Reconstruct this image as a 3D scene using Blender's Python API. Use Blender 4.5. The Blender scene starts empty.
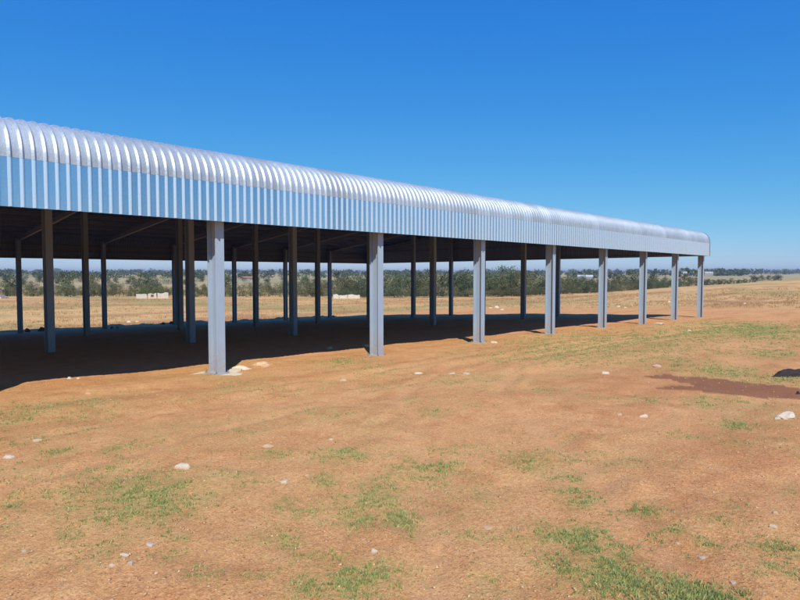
import bpy, math, random
import numpy as np
from mathutils import Vector, Matrix

random.seed(7)
RNG = np.random.default_rng(11)
SC = bpy.context.scene
COL = SC.collection

# ------------------------------------------------------------------ camera constants
F_PX = 611.2                       # focal length in photo pixels (photo is 800 px wide)
YAW = math.radians(48.20)          # from +Y towards +X
PITCH = math.radians(-2.55)
CX, CY, CZ = -6.93, -11.33, 2.10
FW = np.array([math.sin(YAW), math.cos(YAW)])
RT = np.array([math.cos(YAW), -math.sin(YAW)])
HOR = 300 + F_PX * math.tan(PITCH)  # horizon row in the photo, about 272.8

# ------------------------------------------------------------------ noise
_P = np.random.default_rng(3).permutation(256)
_P = np.concatenate([_P, _P])
_G = np.random.default_rng(5).uniform(-1, 1, 256)


def vnoise(x, y):
    xi = np.floor(x).astype(np.int64); yi = np.floor(y).astype(np.int64)
    fx = x - xi; fy = y - yi
    u = fx * fx * fx * (fx * (fx * 6 - 15) + 10); v = fy * fy * fy * (fy * (fy * 6 - 15) + 10)
    def h(a, b):
        return _G[_P[(_P[a & 255] + b) & 255]]
    a = h(xi, yi); b = h(xi + 1, yi); c = h(xi, yi + 1); d = h(xi + 1, yi + 1)
    return a + u * (b - a) + v * (c - a) + u * v * (a - b - c + d)


def fbm(x, y, o=4):
    s = 0; a = 1.0
    for i in range(o):
        s = s + a * vnoise(x + 17.3 * i, y - 9.1 * i); x = x * 2.03; y = y * 2.03; a *= .5
    return s


def smooth(a, b, x):
    t = np.clip((x - a) / (b - a), 0, 1)
    return t * t * (3 - 2 * t)


# ------------------------------------------------------------------ terrain
def plane(X, Y):
    Yc = np.maximum(Y, -40.0); Xc = np.clip(X, -60, 400)
    return -.0192 * Xc - .0373 * Yc - .000286 * np.minimum(Yc, 60) ** 2


EX = np.array([-700, -200, 0, 400, 520, 600, 680, 740, 775, 800, 900, 1500.])
EY = np.array([298, 298, 297.5, 298, 297, 293, 287, 283.5, 280.5, 279, 278, 280.])
ER = np.array([150, 150, 150, 150, 155, 165, 185, 215, 260, 300, 330, 330.])


def edge(th):
    al = np.clip(th - YAW, -math.radians(60), math.radians(62))
    px = 400 + F_PX * np.tan(al)
    ye = np.interp(px, EX, EY); re = np.interp(px, EX, ER)
    return re, CZ - re * (ye - HOR) / F_PX * np.cos(al)


def ground(X, Y, rel=True):
    X = np.asarray(X, float); Y = np.asarray(Y, float)
    dx = X - CX; dy = Y - CY
    r = np.hypot(dx, dy) + 1e-6; th = np.arctan2(dx, dy)
    th = np.where(th < YAW - math.pi, th + 2 * math.pi, th)
    zp = plane(X, Y)
    r0 = 62.0
    re, ze = edge(th)
    z0 = plane(CX + r0 * np.sin(th), CY + r0 * np.cos(th))
    t = np.clip((r - r0) / (re - r0), 0, 1)
    zm = z0 + (ze - z0) * (t ** .9)
    zb = np.where(r < r0, zp, zm)
    # beyond the field edge: shallow valley, then a far slow rise
    rr = np.maximum(r - re, 0)
    zfar = np.interp(r, [400, 560, 900, 1500, 2500, 4500, 8000], [-6.4, -5.2, -4.6, -3.4, -1.8, 1.5, 6.0])
    w = smooth(25, 260, rr)
    zv = ze - 2.2 * smooth(0, 70, rr)
    zz = np.where(r > re, zv * (1 - w) + zfar * w, zb)
    zz = zz + smooth(500, 1500, r) * 1.6 * fbm(X / 700., Y / 500., 3)
    if rel:
        near = 1 - smooth(60, 140, r)
        bl = .035 * fbm(X / 4.2, Y / 3.1, 3) + .020 * fbm(X / 1.1 + 7, Y / .8, 3) + .006 * fbm(X / .22, Y / .22, 2)
        # a wheel-worn band parallel to the shed and ridges of graded soil
        bl = bl + .035 * np.exp(-((Y + 2.2 + .35 * vnoise(X / 3., Y * 0)) / .45) ** 2) * (.6 + .4 * vnoise(X / 1.7, Y * 0 + 3))
        bl = bl - .03 * np.exp(-((Y + 3.4 + .3 * vnoise(X / 4., Y * 0 + 9)) / .5) ** 2)
        zz = zz + near * bl
        ru, be = rut_field(X, Y)
        zz = zz - ru * (.020 + .008 * vnoise(X / .12, Y / .12)) + be * (.016 + .014 * vnoise(X / .25, Y / .25))
        # spoil pushed up behind the shed
        m = np.exp(-((Y - 32.6 - .8 * vnoise(X / 5., X * 0 + 2)) / .9) ** 2) * (X > -40) * (X < 33)
        zz = zz + m * (.10 + .16 * np.maximum(0, fbm(X / 1.3, Y / .9, 3)))
    return zz


TRACKS = [  # wheel tracks: points along the middle of a vehicle's path
    [(-9.5, -6.2), (-5, -4.6), (0, -3.5), (6, -2.9), (14, -2.7), (24, -2.9), (34, -3.8)],
    [(-4.4, -10.2), (-2.0, -8.2), (.6, -5.6), (4.2, -3.8), (10, -3.4), (18, -4.4), (28, -7.5)],
]


def rut_field(X, Y):
    """(depth mask, berm mask) of the wheel tracks"""
    rut = np.zeros(np.shape(X)); berm = np.zeros(np.shape(X))
    near = (np.abs(X - 8) < 34) & (Y > -14) & (Y < 3)
    if not near.any(): return rut, berm
    x = X[near]; y = Y[near]; rr = np.zeros(x.shape); bb = np.zeros(x.shape)
    for tr in TRACKS:
        p = np.array(tr); best = np.full(x.shape, 1e9)
        for i in range(len(p) - 1):
            d = p[i + 1] - p[i]; L2 = d @ d
            t = np.clip(((x - p[i, 0]) * d[0] + (y - p[i, 1]) * d[1]) / L2, 0, 1)
            best = np.minimum(best, np.hypot(x - p[i, 0] - t * d[0], y - p[i, 1] - t * d[1]))
        w = best + .10 * vnoise(x / 1.3, y / 1.3)
        rr = np.maximum(rr, np.exp(-((w - .74) / .13) ** 2)); bb = np.maximum(bb, np.exp(-((w - 1.0) / .10) ** 2) + .6 * np.exp(-((w - .5) / .09) ** 2))
    rut[near] = rr; berm[near] = bb
    return rut, berm


def gz(x, y):
    return float(ground(np.array([x]), np.array([y]))[0])


def at(px, py):
    """ground point seen at a pixel of the photograph"""
    dx = (px - 400) / F_PX; dv = -(py - 300) / F_PX
    fwd = math.cos(PITCH) - dv * math.sin(PITCH)
    up = math.sin(PITCH) + dv * math.cos(PITCH)
    d = np.array([RT[0] * dx + FW[0] * fwd, RT[1] * dx + FW[1] * fwd, up])
    T = _TS
    err = (CZ + d[2] * T) - ground(CX + d[0] * T, CY + d[1] * T)
    k = int(np.argmax(err < 0))
    f = err[k - 1] / (err[k - 1] - err[k]) if k > 0 else 0.0
    t = T[max(k - 1, 0)] + f * (T[k] - T[max(k - 1, 0)])
    return CX + d[0] * t, CY + d[1] * t, math.hypot(d[0], d[1]) * t


_TS = np.geomspace(1.2, 420, 900)


def polar(px, r):
    th = YAW + math.atan((px - 400) / F_PX)
    x = CX + r * math.sin(th); y = CY + r * math.cos(th)
    return x, y


# ------------------------------------------------------------------ object helpers
def tag(o, label=None, cat=None, group=None, kind=None):
    if label: o['label'] = label
    if cat: o['category'] = cat
    if group: o['group'] = group
    if kind: o['kind'] = kind
    return o


def empty(name, loc=(0, 0, 0), rz=0.0):
    o = bpy.data.objects.new(name, None); COL.objects.link(o)
    o.location = loc; o.rotation_euler = (0, 0, rz); o.empty_display_size = .3
    return o


def mesh_obj(name, verts, faces, mat, parent=None, smooth_shade=False):
    me = bpy.data.meshes.new(name)
    me.from_pydata([tuple(v) for v in verts], [], [tuple(f) for f in faces])
    me.materials.append(mat)
    if smooth_shade:
        me.polygons.foreach_set('use_smooth', [True] * len(me.polygons))
    me.update()
    o = bpy.data.objects.new(name, me); COL.objects.link(o)
    if parent: o.parent = parent
    return o


def np_mesh(name, V, Fq, mat, attrs=None, parent=None, smooth_shade=False):
    """V (n,3), Fq (m,k) all faces the same size"""
    me = bpy.data.meshes.new(name)
    V = np.asarray(V, np.float32); Fq = np.asarray(Fq, np.int32); k = Fq.shape[1]
    me.vertices.add(len(V)); me.vertices.foreach_set('co', V.ravel())
    me.loops.add(Fq.size); me.loops.foreach_set('vertex_index', Fq.ravel())
    me.polygons.add(len(Fq))
    me.polygons.foreach_set('loop_start', np.arange(len(Fq), dtype=np.int32) * k)
    if smooth_shade:
        me.polygons.foreach_set('use_smooth', np.ones(len(Fq), dtype=bool))
    me.update(calc_edges=True)
    for n, a in (attrs or {}).items():
        at_ = me.attributes.new(n, 'FLOAT', 'POINT'); at_.data.foreach_set('value', np.asarray(a, np.float32))
    me.materials.append(mat)
    o = bpy.data.objects.new(name, me); COL.objects.link(o)
    if parent: o.parent = parent
    return o


class MB:
    def __init__(s): s.v = []; s.f = []
    def add(s, vs, fs):
        n = len(s.v); s.v += [tuple(v) for v in vs]; s.f += [tuple(i + n for i in f) for f in fs]
    def box(s, x0, x1, y0, y1, z0, z1):
        vs = [(x, y, z) for z in (z0, z1) for y in (y0, y1) for x in (x0, x1)]
        s.add(vs, [(0, 2, 3, 1), (4, 5, 7, 6), (0, 1, 5, 4), (2, 6, 7, 3), (0, 4, 6, 2), (1, 3, 7, 5)])
    def cyl(s, p0, p1, r0, r1=None, n=10):
        r1 = r0 if r1 is None else r1
        p0 = Vector(p0); p1 = Vector(p1); d = (p1 - p0).normalized()
        a = d.orthogonal().normalized(); b = d.cross(a)
        vs = []
        for p, r in ((p0, r0), (p1, r1)):
            for i in range(n):
                t = 2 * math.pi * i / n; vs.append(p + a * math.cos(t) * r + b * math.sin(t) * r)
        fs = [(i, (i + 1) % n, n + (i + 1) % n, n + i) for i in range(n)] + [tuple(range(n))[::-1], tuple(range(n, 2 * n))]
        s.add(vs, fs)
    def prism(s, prof, p0, p1, side, up):
        """profile (u,v) list swept from p0 to p1"""
        p0 = Vector(p0); p1 = Vector(p1); side = Vector(side); up = Vector(up); n = len(prof)
        vs = [p + side * u + up * v for p in (p0, p1) for u, v in prof]
        fs = [(i, (i + 1) % n, n + (i + 1) % n, n + i) for i in range(n)] + [tuple(range(n))[::-1], tuple(range(n, 2 * n))]
        s.add(vs, fs)
    def build(s, name, mat, parent=None, smooth_shade=False):
        return mesh_obj(name, s.v, s.f, mat, parent, smooth_shade)


def i_profile(b, d, tf, tw):
    h = d / 2; w = b / 2; t = tw / 2
    return [(-w, -h), (w, -h), (w, -h + tf), (t, -h + tf), (t, h - tf), (w, h - tf), (w, h), (-w, h), (-w, h - tf), (-t, h - tf), (-t, -h + tf), (-w, -h + tf)]


# ------------------------------------------------------------------ materials
def new_mat(name):
    m = bpy.data.materials.new(name); m.use_nodes = True
    nt = m.node_tree; nt.nodes.clear()
    out = nt.nodes.new('ShaderNodeOutputMaterial'); b = nt.nodes.new('ShaderNodeBsdfPrincipled')
    nt.links.new(b.outputs[0], out.inputs[0])
    return m, nt, b


def N(nt, t, **kw):
    n = nt.nodes.new(t)
    for k, v in kw.items():
        if k.startswith('i_'):
            key = k[2:]
            n.inputs[int(key) if key.isdigit() else key.replace('_', ' ')].default_value = v
        else: setattr(n, k, v)
    return n


def noise(nt, scale, detail=4, rough=.55, vec=None, dist=0.0):
    n = N(nt, 'ShaderNodeTexNoise', i_Scale=scale, i_Detail=detail, i_Roughness=rough, i_Distortion=dist)
    if vec is not None: nt.links.new(vec, n.inputs['Vector'])
    return n.outputs['Fac']


def ramp(nt, fac, stops, interp='LINEAR'):
    r = nt.nodes.new('ShaderNodeValToRGB'); r.color_ramp.interpolation = interp
    el = r.color_ramp.elements
    while len(el) < len(stops): el.new(.5)
    for e, (p, c) in zip(el, stops):
        e.position = p; e.color = (*c, 1) if len(c) == 3 else c
    nt.links.new(fac, r.inputs[0]); return r.outputs[0]


def g3(v): return (v, v, v)


def mix(nt, fac, a, b, mode='MIX'):
    m = N(nt, 'ShaderNodeMix', data_type='RGBA', blend_type=mode)
    for s, v in ((m.inputs[0], fac), (m.inputs[6], a), (m.inputs[7], b)):
        if hasattr(v, 'links') or isinstance(v, bpy.types.NodeSocket): nt.links.new(v, s)
        elif isinstance(v, (int, float)): s.default_value = v
        else: s.default_value = (*v, 1)
    return m.outputs[2]


def math_n(nt, op, a, b=None, clamp=False):
    m = N(nt, 'ShaderNodeMath', operation=op, use_clamp=clamp)
    for s, v in ((m.inputs[0], a), (m.inputs[1], b)):
        if v is None: continue
        if isinstance(v, bpy.types.NodeSocket): nt.links.new(v, s)
        else: s.default_value = v
    return m.outputs[0]


def bump(nt, b, h, strength, dist, normal=None):
    n = N(nt, 'ShaderNodeBump', i_Strength=strength, i_Distance=dist)
    nt.links.new(h, n.inputs['Height'])
    if normal is not None: nt.links.new(normal, n.inputs['Normal'])
    nt.links.new(n.outputs[0], b.inputs['Normal']); return n.outputs[0]


def objcoord(nt, scale=None):
    tc = N(nt, 'ShaderNodeTexCoord')
    if scale is None: return tc.outputs['Object']
    mp = N(nt, 'ShaderNodeMapping'); mp.inputs['Scale'].default_value = scale
    nt.links.new(tc.outputs['Object'], mp.inputs['Vector']); return mp.outputs[0]


def attr(nt, name):
    a = N(nt, 'ShaderNodeAttribute', attribute_name=name); return a.outputs['Fac']


def mat_ground():
    m, nt, b = new_mat('soil_and_field')
    co = objcoord(nt); L = nt.links.new
    big = noise(nt, .35, 5, .6, co)
    band = noise(nt, 1.0, 5, .6, objcoord(nt, (.10, .75, .5)))
    mid = noise(nt, 2.6, 6, .65, co)
    fine = noise(nt, 22, 6, .75, co)
    grit = noise(nt, 95, 3, .7, co)
    soil = ramp(nt, mid, [(.28, (.365, .154, .060)), (.46, (.49, .233, .093)), (.60, (.56, .287, .120)), (.78, (.625, .352, .168))])
    soil = mix(nt, ramp(nt, big, [(.40, g3(0)), (.62, g3(.55))]), soil, (.42, .185, .070))
    soil = mix(nt, ramp(nt, band, [(.42, g3(0)), (.60, g3(.55))]), soil, (.59, .306, .127))
    soil = mix(nt, ramp(nt, band, [(.30, g3(.55)), (.42, g3(0))]), soil, (.37, .165, .066))
    soil = mix(nt, .55, soil, ramp(nt, fine, [(.32, g3(.33)), (.5, g3(.52)), (.68, g3(.72))]), 'OVERLAY')
    soil = mix(nt, .55, soil, ramp(nt, grit, [(.34, g3(.30)), (.5, g3(.54)), (.66, g3(.80))]), 'OVERLAY')
    g2 = noise(nt, 48, 4, .7, co)
    soil = mix(nt, .5, soil, ramp(nt, g2, [(.34, g3(.3)), (.48, g3(.52)), (.64, g3(.78))]), 'OVERLAY')
    # pale grit and small dark crumbs
    vo = N(nt, 'ShaderNodeTexVoronoi', i_Scale=34.0); L(co, vo.inputs['Vector'])
    sp = ramp(nt, vo.outputs['Distance'], [(.16, g3(1)), (.26, g3(0))])
    rnd = N(nt, 'ShaderNodeSeparateColor'); L(vo.outputs['Color'], rnd.inputs[0])
    pick = math_n(nt, 'GREATER_THAN', rnd.outputs[0], .80)
    soil = mix(nt, math_n(nt, 'MULTIPLY', math_n(nt, 'MULTIPLY', sp, pick), .8), soil, (.72, .52, .32))
    pick2 = math_n(nt, 'LESS_THAN', rnd.outputs[0], .13)
    soil = mix(nt, math_n(nt, 'MULTIPLY', math_n(nt, 'MULTIPLY', sp, pick2), .8), soil, (.16, .07, .033))
    # sparse green ground cover
    gcol = ramp(nt, noise(nt, 7, 4, .7, co), [(.3, (.17, .20, .050)), (.55, (.27, .275, .085)), (.75, (.42, .33, .12))])
    gm = math_n(nt, 'MULTIPLY', attr(nt, 'green'), ramp(nt, noise(nt, 15, 5, .75, co), [(.36, g3(0)), (.56, g3(1))]))
    soil = mix(nt, math_n(nt, 'MULTIPLY', gm, .68), soil, gcol)
    soil = mix(nt, math_n(nt, 'MULTIPLY', attr(nt, 'shade_lift'), .8), soil, mix(nt, mid, (.62, .26, .135), (.80, .42, .25)))  # floor under the roof painted paler and redder to lift its shade
    rt_ = math_n(nt, 'MULTIPLY', attr(nt, 'rut'), ramp(nt, noise(nt, 3.5, 4, .7, co), [(.3, g3(.2)), (.6, g3(1))]))
    soil = mix(nt, math_n(nt, 'MULTIPLY', rt_, .38), soil, mix(nt, fine, (.50, .26, .115), (.66, .385, .195)))
    # damp soil
    soil = mix(nt, math_n(nt, 'MULTIPLY', attr(nt, 'damp'), .9), soil, mix(nt, mid, (.205, .080, .040), (.29, .122, .062)))
    # dry field
    fn = noise(nt, 1.0, 6, .65, objcoord(nt, (.05, .16, .1)))
    fn2 = noise(nt, 1.3, 5, .7, co)
    fcol = ramp(nt, fn, [(.28, (.42, .20, .080)), (.42, (.54, .315, .130)), (.55, (.58, .36, .155)), (.70, (.46, .335, .13))])
    fcol = mix(nt, .5, fcol, ramp(nt, fn2, [(.3, g3(.36)), (.5, g3(.5)), (.7, g3(.63))]), 'OVERLAY')
    fcol = mix(nt, attr(nt, 'olive'), fcol, mix(nt, fn2, (.27, .235, .085), (.39, .30, .12)))
    fcol = mix(nt, attr(nt, 'furrow'), fcol, mix(nt, fn2, (.23, .10, .055), (.42, .19, .09)))
    far = ramp(nt, noise(nt, 1.0, 4, .6, objcoord(nt, (.004, .006, .01))), [(.35, (.30, .24, .115)), (.5, (.42, .32, .16)), (.62, (.25, .23, .11)), (.7, (.45, .34, .18))])
    fcol = mix(nt, attr(nt, 'distant'), fcol, far)
    col = mix(nt, attr(nt, 'field'), soil, fcol)
    L(col, b.inputs['Base Color'])
    b.inputs['Roughness'].default_value = .95; b.inputs['Specular IOR Level'].default_value = .15
    h = math_n(nt, 'ADD', math_n(nt, 'MULTIPLY', fine, .7), math_n(nt, 'ADD', math_n(nt, 'MULTIPLY', grit, .25), math_n(nt, 'MULTIPLY', sp, .18)))
    bump(nt, b, h, .8, .030)
    return m


def mat_metal(name, base, rough, crimp=False, shaded_back=True):
    m, nt, b = new_mat(name); L = nt.links.new
    co = objcoord(nt)
    sx = N(nt, 'ShaderNodeSeparateXYZ'); L(co, sx.inputs[0])
    sheet = math_n(nt, 'FLOOR', math_n(nt, 'DIVIDE', sx.outputs[0], .686))
    wn = N(nt, 'ShaderNodeTexWhiteNoise', noise_dimensions='1D'); L(sheet, wn.inputs['W'])
    sp = noise(nt, 40, 3, .6, co)
    streak = noise(nt, 1.0, 4, .6, objcoord(nt, (9, 9, .7)))
    c = mix(nt, wn.outputs['Value'], tuple(x * .80 for x in base), base)
    c = mix(nt, .30, c, ramp(nt, sp, [(.3, g3(.35)), (.7, g3(.65))]), 'OVERLAY')
    c = mix(nt, .30, c, ramp(nt, streak, [(.3, g3(.38)), (.7, g3(.62))]), 'OVERLAY')
    rib = attr(nt, 'rib')
    if not crimp: c = mix(nt, math_n(nt, 'MULTIPLY', rib, 1.0), c, (.76, .85, .90))  # rib tops and left flanks painted paler, as if catching the sun
    L(c, b.inputs['Base Color'])
    if crimp: b.inputs['Metallic'].default_value = .52
    else: L(math_n(nt, 'SUBTRACT', .93, math_n(nt, 'MULTIPLY', rib, .14)), b.inputs['Metallic'])
    rr = N(nt, 'ShaderNodeMapRange', i_3=rough - .05, i_4=rough + .07); L(streak, rr.inputs[0])
    L(math_n(nt, 'ADD', rr.outputs[0], math_n(nt, 'MULTIPLY', rib, -.18 if crimp else .12)), b.inputs['Roughness'])
    wav = noise(nt, 1.0, 2, .5, objcoord(nt, (2.2, 2.2, 1.1)))
    n1 = bump(nt, b, wav, .30, .012)
    if crimp:
        cr = noise(nt, 1.0, 3, .6, objcoord(nt, (26, 20, 20)))
        bump(nt, b, cr, .40, .010, n1)
    else:
        bump(nt, b, sp, .05, .002, n1)
    if shaded_back:      # inside of the sheet coloured dark blue, painting in the shade under the roof
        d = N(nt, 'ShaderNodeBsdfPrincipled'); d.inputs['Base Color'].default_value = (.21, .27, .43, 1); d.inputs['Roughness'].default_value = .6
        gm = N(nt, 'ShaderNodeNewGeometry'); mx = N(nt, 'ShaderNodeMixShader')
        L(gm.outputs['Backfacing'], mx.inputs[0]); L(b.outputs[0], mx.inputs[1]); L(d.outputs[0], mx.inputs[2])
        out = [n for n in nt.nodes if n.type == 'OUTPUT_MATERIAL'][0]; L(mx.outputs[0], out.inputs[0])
    return m


def mat_paint(name, base, rough=.45, var=.12, scale=3.0):
    m, nt, b = new_mat(name)
    co = objcoord(nt)
    n = noise(nt, scale, 5, .6, co); n2 = noise(nt, 40, 3, .6, co)
    c = mix(nt, var * 2, base, ramp(nt, n, [(.3, g3(.35)), (.7, g3(.65))]), 'OVERLAY')
    c = mix(nt, var, c, ramp(nt, n2, [(.3, g3(.35)), (.7, g3(.65))]), 'OVERLAY')
    nt.links.new(c, b.inputs['Base Color']); b.inputs['Roughness'].default_value = rough
    bump(nt, b, n2, .08, .003)
    return m


def mat_column():
    m, nt, b = new_mat('grey_blue_steel_paint')
    co = objcoord(nt)
    n = noise(nt, 1.0, 5, .6, objcoord(nt, (6, 6, 1.2))); n2 = noise(nt, 45, 3, .6, co)
    c = mix(nt, .25, (.305, .385, .475), ramp(nt, n, [(.3, g3(.36)), (.7, g3(.64))]), 'OVERLAY')
    # red dust splashed on the lowest part of the steel
    sz = N(nt, 'ShaderNodeSeparateXYZ'); nt.links.new(co, sz.inputs[0])
    du = N(nt, 'ShaderNodeMapRange', i_1=.02, i_2=.75, i_3=.85, i_4=0.0); nt.links.new(sz.outputs[2], du.inputs[0])
    dm = math_n(nt, 'MULTIPLY', du.outputs[0], ramp(nt, noise(nt, 14, 4, .7, co), [(.35, g3(0)), (.65, g3(1))]))
    c = mix(nt, dm, c, (.38, .26, .17))
    nt.links.new(c, b.inputs['Base Color']); b.inputs['Roughness'].default_value = .5
    bump(nt, b, n2, .08, .003)
    return m


def mat_rock(name, c0, c1, dirt=False):
    m, nt, b = new_mat(name); co = objcoord(nt)
    n = noise(nt, 14, 6, .7, co)
    c = ramp(nt, n, [(.32, c0), (.6, c1)])
    if dirt:
        sz = N(nt, 'ShaderNodeSeparateXYZ'); nt.links.new(co, sz.inputs[0])
        mr = N(nt, 'ShaderNodeMapRange', i_1=-.2, i_2=.18, i_3=1.0, i_4=0.0); nt.links.new(math_n(nt, 'ADD', sz.outputs[2], math_n(nt, 'MULTIPLY', math_n(nt, 'SUBTRACT', noise(nt, 3, 4, .7, co), .5), .6)), mr.inputs[0])
        c = mix(nt, math_n(nt, 'MULTIPLY', mr.outputs[0], .8), c, (.47, .24, .11))
    nt.links.new(c, b.inputs['Base Color']); b.inputs['Roughness'].default_value = .9
    bump(nt, b, n, .6, .02); return m


def mat_leaf(name, a, c, transl=.25, tip=None):
    m, nt, b = new_mat(name)
    at_ = attr(nt, 'shade')
    col = ramp(nt, at_, [(0, a), (1, c)] if tip is None else [(0, a), (.72, c), (.86, tip), (1, tip)])
    ob = N(nt, 'ShaderNodeObjectInfo')
    hv = N(nt, 'ShaderNodeHueSaturation', i_Hue=.5)
    mr = N(nt, 'ShaderNodeMapRange', i_3=.78, i_4=1.18); nt.links.new(ob.outputs['Random'], mr.inputs[0])
    nt.links.new(mr.outputs[0], hv.inputs['Value'])
    mh = N(nt, 'ShaderNodeMapRange', i_3=.482, i_4=.512); nt.links.new(ob.outputs['Random'], mh.inputs[0])
    nt.links.new(mh.outputs[0], hv.inputs['Hue'])
    nt.links.new(col, hv.inputs['Color'])
    nt.links.new(hv.outputs[0], b.inputs['Base Color'])
    b.inputs['Roughness'].default_value = .75; b.inputs['Specular IOR Level'].default_value = .2
    tr = N(nt, 'ShaderNodeBsdfTranslucent'); nt.links.new(hv.outputs[0], tr.inputs[0])
    mx = N(nt, 'ShaderNodeMixShader', i_0=transl)
    nt.links.new(b.outputs[0], mx.inputs[1]); nt.links.new(tr.outputs[0], mx.inputs[2])
    out = [n for n in nt.nodes if n.type == 'OUTPUT_MATERIAL'][0]
    nt.links.new(mx.outputs[0], out.inputs[0]); return m


M_GROUND = mat_ground()
M_FASCIA = mat_metal('galvanised_ribbed_sheet', (.70, .77, .81), .15)
M_NOSE = mat_metal('crimped_galvanised_sheet', (.435, .50, .565), .62, True)
M_ROOF = mat_metal('galvanised_roof_sheet', (.80, .81, .83), .30)
M_TRIM = mat_metal('galvanised_trim', (.60, .61, .62), .40, False, False)
M_COLUMN = mat_column()
M_RAFTER = mat_paint('ground_lit_rafter_steel', (.46, .40, .36), .5, .08)  # paler copy for flange undersides, painting in light from the ground
M_PURLIN = mat_paint('shaded_roof_steel', (.17, .21, .34), .55, .08)  # steel under the roof coloured dark blue to carry the shade there
M_CONC = mat_paint('pale_footing_concrete', (.62, .50, .35), .9, .2, 8)
M_BOLT = mat_paint('bolt_steel', (.20, .19, .19), .5, .1)
M_WHITEROCK = mat_rock('chalky_white_stone', (.44, .33, .22), (.68, .59, .46), True)
M_GREYROCK = mat_rock('weathered_pale_stone', (.38, .26, .17), (.58, .47, .36), True)
M_TANROCK = mat_rock('dusty_tan_stone', (.44, .26, .14), (.64, .45, .28), True)
M_SHADOW_STONE = mat_rock('cast_shadow_and_black_stone', (.013, .009, .009), (.030, .020, .019))  # near-black for the mound that stands for a cast shadow, and one stone
M_CLOD = mat_rock('red_brown_earth_clod', (.10, .045, .025), (.22, .10, .055))
M_GRAVEL = mat_rock('soil_gravel', (.36, .165, .07), (.66, .44, .25))
M_GRASS = mat_leaf('short_green_grass', (.25, .31, .085), (.48, .53, .21), .45, (.70, .56, .29))
M_DRY = mat_leaf('dry_veld_grass', (.42, .25, .095), (.68, .46, .20), .3)
M_LEAF_A = mat_leaf('grey_green_leaves', (.055, .078, .042), (.165, .20, .108))
M_LEAF_B = mat_leaf('olive_leaves', (.095, .104, .052), (.235, .23, .12))
M_LEAF_C = mat_leaf('bright_green_leaves', (.065, .11, .022), (.17, .24, .06))
M_LEAF_D = mat_leaf('dark_green_leaves', (.050, .068, .036), (.135, .155, .080))
M_TRUNK = mat_rock('brown_grey_bark', (.09, .065, .05), (.22, .18, .14))
M_WALLWHITE = mat_paint('whitewashed_wall', (.56, .50, .42), .85, .15, 1.5)
M_WHITEROOF = mat_paint('white_sheet_roof', (.40, .43, .46), .7, .1)
M_FARWALL = mat_paint('weathered_pale_wall', (.34, .31, .27), .85, .15, .5)
M_REDROOF = mat_paint('rusty_red_roof', (.28, .12, .075), .8, .15)

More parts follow.
